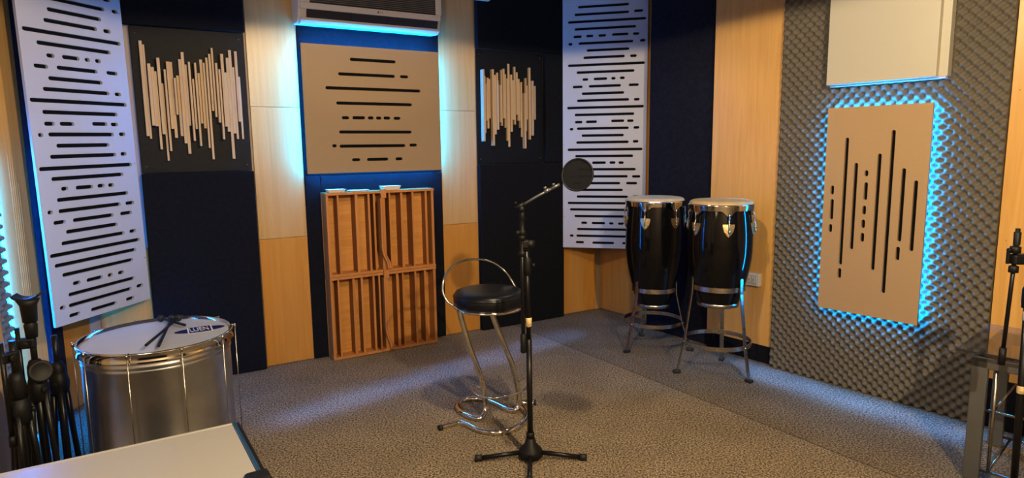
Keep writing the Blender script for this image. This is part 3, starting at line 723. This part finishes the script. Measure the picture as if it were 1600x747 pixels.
MB().lathe([(.071, -.006), (.0765, -.006), (.078, 0), (.0765, .006), (.071, .006), (.071, -.006)], C0, 64, ax).build('hoop', M['blackplastic'], o)
MB().lathe([(0, .001), (.072, .001)], C0, 48, ax).build('mesh_screen', M['mesh'], o)
q = Vector((0, 0, 1)).rotation_difference(ax); b = MB()
for k in range(40):
    a0 = 2 * PI * k / 40
    p = [C0 + q @ Vector((.0712 * math.cos(a0 + t), .0712 * math.sin(a0 + t), .0045)) for t in (0, .05, .10)]
    b.tube(p, .0007, 5)
b.build('stitching', M['greysteel'], o)

def folded_stand(x, y, h, label, clip=False, sticker=None, tilt=0., boom=True, zk=.48, disc=False):
    o = thing('microphone_stand', label, 'microphone stand', (x, y, 0), tilt)
    MB().tube([(0, 0, .02), (0, 0, h * .72)], .0165, 12).build('lower_pole', M['blackmetal'], o)
    MB().tube([(0, 0, h * .70), (0, 0, h - .02)], .0125, 12).build('upper_pole', M['blackmetal'], o)
    MB().lathe([(.010, h * .64), (.027, h * .645), (.031, h * .70), (.031, h * .755), (.022, h * .79), (.008, h * .80)], n=18).build('clutch', M['blackplastic'], o)
    b = MB(); b.lathe([(.013, zk + .06), (.030, zk + .05), (.042, zk), (.036, zk - .05), (.016, zk - .06)], n=18); knob(b, (.02, -.02, zk), (1, -1, 0), .012, .025); b.build('leg_hub', M['blackplastic'], o)
    for k in range(3):
        a = R(100) + k * R(120); c, s_ = math.cos(a), math.sin(a)
        lg = MB().tube([(c * .026, s_ * .026, zk + .01), (c * .040, s_ * .040, zk * .5), (c * .055, s_ * .055, .012)], .0130, 10).build('leg', M['blackmetal'], o)
        MB().tube([(c * .052, s_ * .052, .05), (c * .056, s_ * .056, .0)], .0175, 10).build('rubber_foot', M['rubber'], lg)
    if boom:
        b = MB(); b.box(-.055, .012, -.02, .018, h * .86, h * .86 + .045, .008); knob(b, (-.02, -.018, h * .86 + .022), (0, -1, 0), .016, .022); b.build('boom_joint', M['blackplastic'], o)
        MB().tube([(-.048, -.008, h * .42), (-.048, -.008, h * .98)], .0095, 10).build('boom', M['blackmetal'], o)
        MB().tube([(-.048, -.008, h * .40), (-.048, -.008, h * .46)], .0125, 12).build('counterweight', M['blackplastic'], o)
    if sticker: MB().lathe([(.0128, sticker), (.0134, sticker + .001), (.0134, sticker + .034), (.0128, sticker + .035)], n=18).build('sticker', M['whitesticker'], o)
    if disc:
        b = MB(); b.lathe([(0, -.008), (.044, -.008), (.047, -.002), (.047, .004), (.040, .009), (.034, .006), (0, .006)], (.03, -.045, .585), 32, (.45, -.85, .25)); b.build('clamp_disc', M['blackplastic'], o)
    if clip:
        # microphone clip: tapered socket with a cradle on top
        b = MB(); b.lathe([(.012, h - .07), (.022, h - .065), (.025, h - .01), (.021, h + .0)], n=18)
        b.lathe([(.018, h + .0), (.027, h + .004), (.031, h + .075), (.044, h + .10), (.0, h + .102)], n=18); 
        b.build('clip_socket', M['blackplastic'], o)
        prof_ = [(.056 * math.cos(t), .036 * math.sin(t)) for t in [R(200 + 140 * k / 10) for k in range(11)]] + [(.048 * math.cos(t), .027 * math.sin(t)) for t in [R(340 - 140 * k / 10) for k in range(11)]]
        MB().prism(prof_, -.036, .036, lambda u, v, w: (u, w, h + .134 + v)).build('clip_cradle', M['blackplastic'], o)
    return o
folded_stand(-2.05, 2.70, .79, 'folded black microphone stand with an empty microphone clip on top, by the left cyan light', clip=True, zk=.50, tilt=R(20), disc=True)
folded_stand(-2.06, 2.60, .76, 'folded black microphone stand nearest the brown panel edge at the far left', zk=.44, tilt=R(70), boom=True)
folded_stand(-2.09, 2.885, .70, 'folded black microphone stand with small stickers, nearest the silver drum', zk=.46, sticker=.36, tilt=R(-30), boom=False)
folded_stand(-2.19, 2.77, .66, 'short folded black microphone stand in the middle of the left cluster', zk=.40, tilt=R(10), boom=False)

# right hand stand
o = thing('microphone_stand', 'black microphone stand with folded boom, in front of the glass table at right', 'microphone stand', (2.04, 2.50, 0))
MB().tube([(0, 0, .02), (-.018, 0, .88)], .0135, 14).build('lower_pole', M['blackmetal'], o)
MB().tube([(-.018, 0, .86), (-.022, 0, 1.07)], .0095, 14).build('upper_pole', M['blackmetal'], o)
MB().lathe([(.010, .845), (.020, .85), (.022, .88), (.022, .925), (.015, .94), (.009, .945)], (-.018, 0, 0), 18).build('clutch', M['blackplastic'], o)
MB().lathe([(.0138, .80), (.0145, .801), (.0145, .835), (.0138, .836)], (-.0165, 0, 0), 18).build('sticker', M['whitesticker'], o)
MB().lathe([(.0138, .50), (.0145, .501), (.0145, .530), (.0138, .531)], (-.011, 0, 0), 18).build('sticker', M['sticker'], o)
b = MB(); b.box(-.10, .0, -.02, .02, 1.025, 1.065, .008); b.lathe([(0, 0), (.020, 0), (.022, .008), (.016, .014), (0, .014)], (-.02, -.018, 1.045), 20, (0, -1, 0)); b.build('boom_joint', M['blackplastic'], o)
MB().tube([(-.098, 0, .67), (-.084, 0, 1.12)], .0075, 12).build('boom', M['blackmetal'], o)
MB().tube([(-.100, 0, .62), (-.098, 0, .69)], .0125, 12).build('counterweight', M['blackplastic'], o)
for z, r_ in ((1.005, .017), (1.082, .019)):
    b = MB().lathe([(.008, z - .014), (r_, z - .012), (r_, z + .012), (.009, z + .016)], (-.087, 0, 0), 16)
    if z > 1.05: knob(b, (-.10, 0, z), (-1, -.3, 0), .008, .02); b.box(-.118, -.108, -.006, .006, z - .055, z - .005, .003)
    b.build('collar', M['blackplastic'], o)
MB().lathe([(.012, 1.10), (.0125, 1.15), (.010, 1.152), (.0085, 1.153), (.0085, 1.165), (0, 1.166)], (-.084, 0, 0), 16).build('boom_end', M['blackplastic'], o)
b = MB().lathe([(.014, .105), (.020, .09), (.028, .06), (.046, .040), (.048, .018), (.0, .012)], n=24); b.build('hub', M['blackplastic'], o)
for k in range(3):
    a = R(30) + k * R(120); v = Vector((math.cos(a), math.sin(a), 0)) * .27
    lg = MB().tube([v * .1 + Vector((0, 0, .036)), v + Vector((0, 0, .014))], .0085, 12).build('leg', M['blackmetal'], o)
    MB().tube([v * .92 + Vector((0, 0, .016)), v * 1.03 + Vector((0, 0, .0145))], .0135, 12).build('rubber_foot', M['rubber'], lg)

# ------------------------------------------------------------------ glass table at the right
TX, TY = 2.015, 2.765
o = thing('glass_table', 'smoked glass table on a grey steel frame, at the right edge', 'table', (TX, TY, 0), R(-47))
W, D, Hh = 1.0, .52, .572
MB().box(-.05, W, -.05, D, Hh + .022, Hh + .030).build('glass_top', M['glass'], o, .002)
MB().box(-.052, W, -.0525, -.049, Hh + .021, Hh + .031).build('glass_edge', M['rubber'], o)
for x in (.03, W - .06):
    for y in (.03, D - .08): MB().lathe([(0, Hh), (.012, Hh), (.012, Hh + .022), (0, Hh + .022)], (x, y, 0), 16).build('glass_pad', M['rubber'], o)
for x in (0, W - .06):
    for y in (0, D - .05): MB().box(x, x + .06, y, y + .04, 0, Hh - .001, .005).build('leg', M['greysteel'], o)
for y in (0, D - .05): MB().box(.0, W, y, y + .04, Hh - .052, Hh, .005).build('rail', M['greysteel'], o)
for x in (0, W - .04): MB().box(x, x + .04, .02, D - .03, Hh - .04, Hh, .004).build('side_rail', M['greysteel'], o)
for x in (.09, .32, .55): MB().tube([(x, .02, .05), (x, .02, Hh - .03)], .007, 10).build('upright_rod', M['nickel'], o)
for z in (.05, .33):
    for k, y in enumerate((.02, D - .03)): MB().tube([(.02, y, z), (W - .02, y, z)], .006, 8).build('cross_rod', M['nickel'], o)
    for x in (.09, .55): MB().tube([(x, .02, z), (x, D - .03, z)], .006, 8).build('shelf_rod', M['nickel'], o)

# ------------------------------------------------------------------ white topped case in the foreground
o = thing('equipment_case', 'white topped case with dark blue metal edging, in front of the silver drum', 'case', (-.934, 2.082, 0), math.atan2(-.535, -.845))
MB().box(.0, .86, .004, .455, .02, .592).build('body', M['rubber'], o, .003)
MB().box(.012, .86, .012, .452, .588, .6).build('top_panel', M['laminate'], o, .001)
MB().box(-.001, .011, .0, .452, .586, .604, .003).build('side_edging', M['edge'], o)
MB().box(-.012, -.001, .0, .452, .578, .5995, .003).build('side_edging', M['blackplastic'], o)
MB().box(.011, .86, .0, .0115, .586, .602, .003).build('far_edging', M['laminate'], o)
b = MB(); b.box(-.018, .05, .405, .47, .56, .612, .012); b.build('corner_guard', M['blackplastic'], o)
for x in (.05, .78):
    for y in (.05, .40): MB().tube([(x, y, 0), (x, y, .025)], .02, 12).build('foot', M['rubber'], o)

# ------------------------------------------------------------------ lights
def lamp(name, kind, loc, energy, color, **kw):
    l = bpy.data.lights.new(name, kind); l.energy = energy; l.color = color
    tgt = kw.pop('target', None)
    for k, v in kw.items(): setattr(l, k, v)
    ob = bpy.data.objects.new(name, l); COL.objects.link(ob); ob.location = loc
    if tgt:
        ob.rotation_euler = (Vector(tgt) - Vector(loc)).to_track_quat('-Z', 'Y').to_euler()
    return ob
WARM = (1., .79, .50)
lamp('ceiling_spot_main', 'SPOT', (.30, 2.40, 2.50), 120, WARM, spot_size=R(174), spot_blend=.03, shadow_soft_size=.03)
lamp('ceiling_spot_entry', 'SPOT', (1.2, .2, 2.46), 400, WARM, spot_size=R(177), spot_blend=.03, shadow_soft_size=.035)
lamp('ceiling_spot_left', 'SPOT', (-1.3, .3, 2.45), 100, (1., .80, .58), spot_size=R(170), spot_blend=.1, shadow_soft_size=.5)
lamp('ceiling_spot_far', 'SPOT', (.75, 4.35, 2.66), 14, (1., .86, .68), spot_size=R(120), spot_blend=.4, shadow_soft_size=.05)
def blue_bar(name, a, c, energy, spread, z=2.72, w=.02):  # unseen blue bar added under the ceiling, shining straight down
    a, c = Vector((*a, z)), Vector((*c, z)); l = bpy.data.lights.new(name, 'AREA'); l.shape = 'RECTANGLE'; l.size = (c - a).length; l.size_y = w
    l.spread = R(spread); l.energy = energy; l.color = (.14, .34, 1.)
    ob = bpy.data.objects.new(name, l); COL.objects.link(ob); ob.location = (a + c) / 2; ob.rotation_euler = (0, 0, math.atan2(c.y - a.y, c.x - a.x))
blue_bar('blue_streak_back', (-1.35, 3.45), (.50, 5.16), 2.2, 9, w=.06)  # added to lay the blue streak on the carpet along the back wall
blue_bar('blue_streak_right', (1.50, 4.34), (2.40, 3.05), 3.6, 9, w=.06)  # added to lay the blue streak along the right wall
blue_bar('blue_fill_corner', (.75, 4.95), (1.35, 4.5), 1.4, 40, w=.3)  # added blue fill for the carpet around the congas
lamp('ac_fill_spot', 'SPOT', (-.7, 1.3, 2.35), 75, WARM, spot_size=R(30), spot_blend=.6, shadow_soft_size=.05, target=(-1.0, 4.75, 2.5))  # unseen spot added to brighten the air conditioner
w = bpy.data.worlds.new('world'); S.world = w; w.use_nodes = True
w.node_tree.nodes['Background'].inputs[0].default_value = (.35, .35, .38, 1); w.node_tree.nodes['Background'].inputs[1].default_value = .03

# ------------------------------------------------------------------ camera
cam = bpy.data.cameras.new('camera'); co = bpy.data.objects.new('camera', cam); COL.objects.link(co)
cam.sensor_width = 36; cam.lens = 36 * 1020 / 1600; cam.clip_start = .05
th, ro = R(7.98), R(-.73)
fw = Vector((0, math.cos(th), -math.sin(th))); rt = Vector((1, 0, 0)); up = rt.cross(fw)
r2 = rt * math.cos(ro) + up * math.sin(ro); u2 = -rt * math.sin(ro) + up * math.cos(ro)
m4 = Matrix(((r2.x, u2.x, -fw.x, 0), (r2.y, u2.y, -fw.y, 0), (r2.z, u2.z, -fw.z, 1.5), (0, 0, 0, 1)))
co.matrix_world = m4
S.camera = co
S.view_settings.view_transform = 'Standard'; S.view_settings.look = 'None'; S.view_settings.exposure = .08; S.view_settings.gamma = .90
S.cycles.use_denoising = True
S.cycles.max_bounces = 6; S.cycles.diffuse_bounces = 4
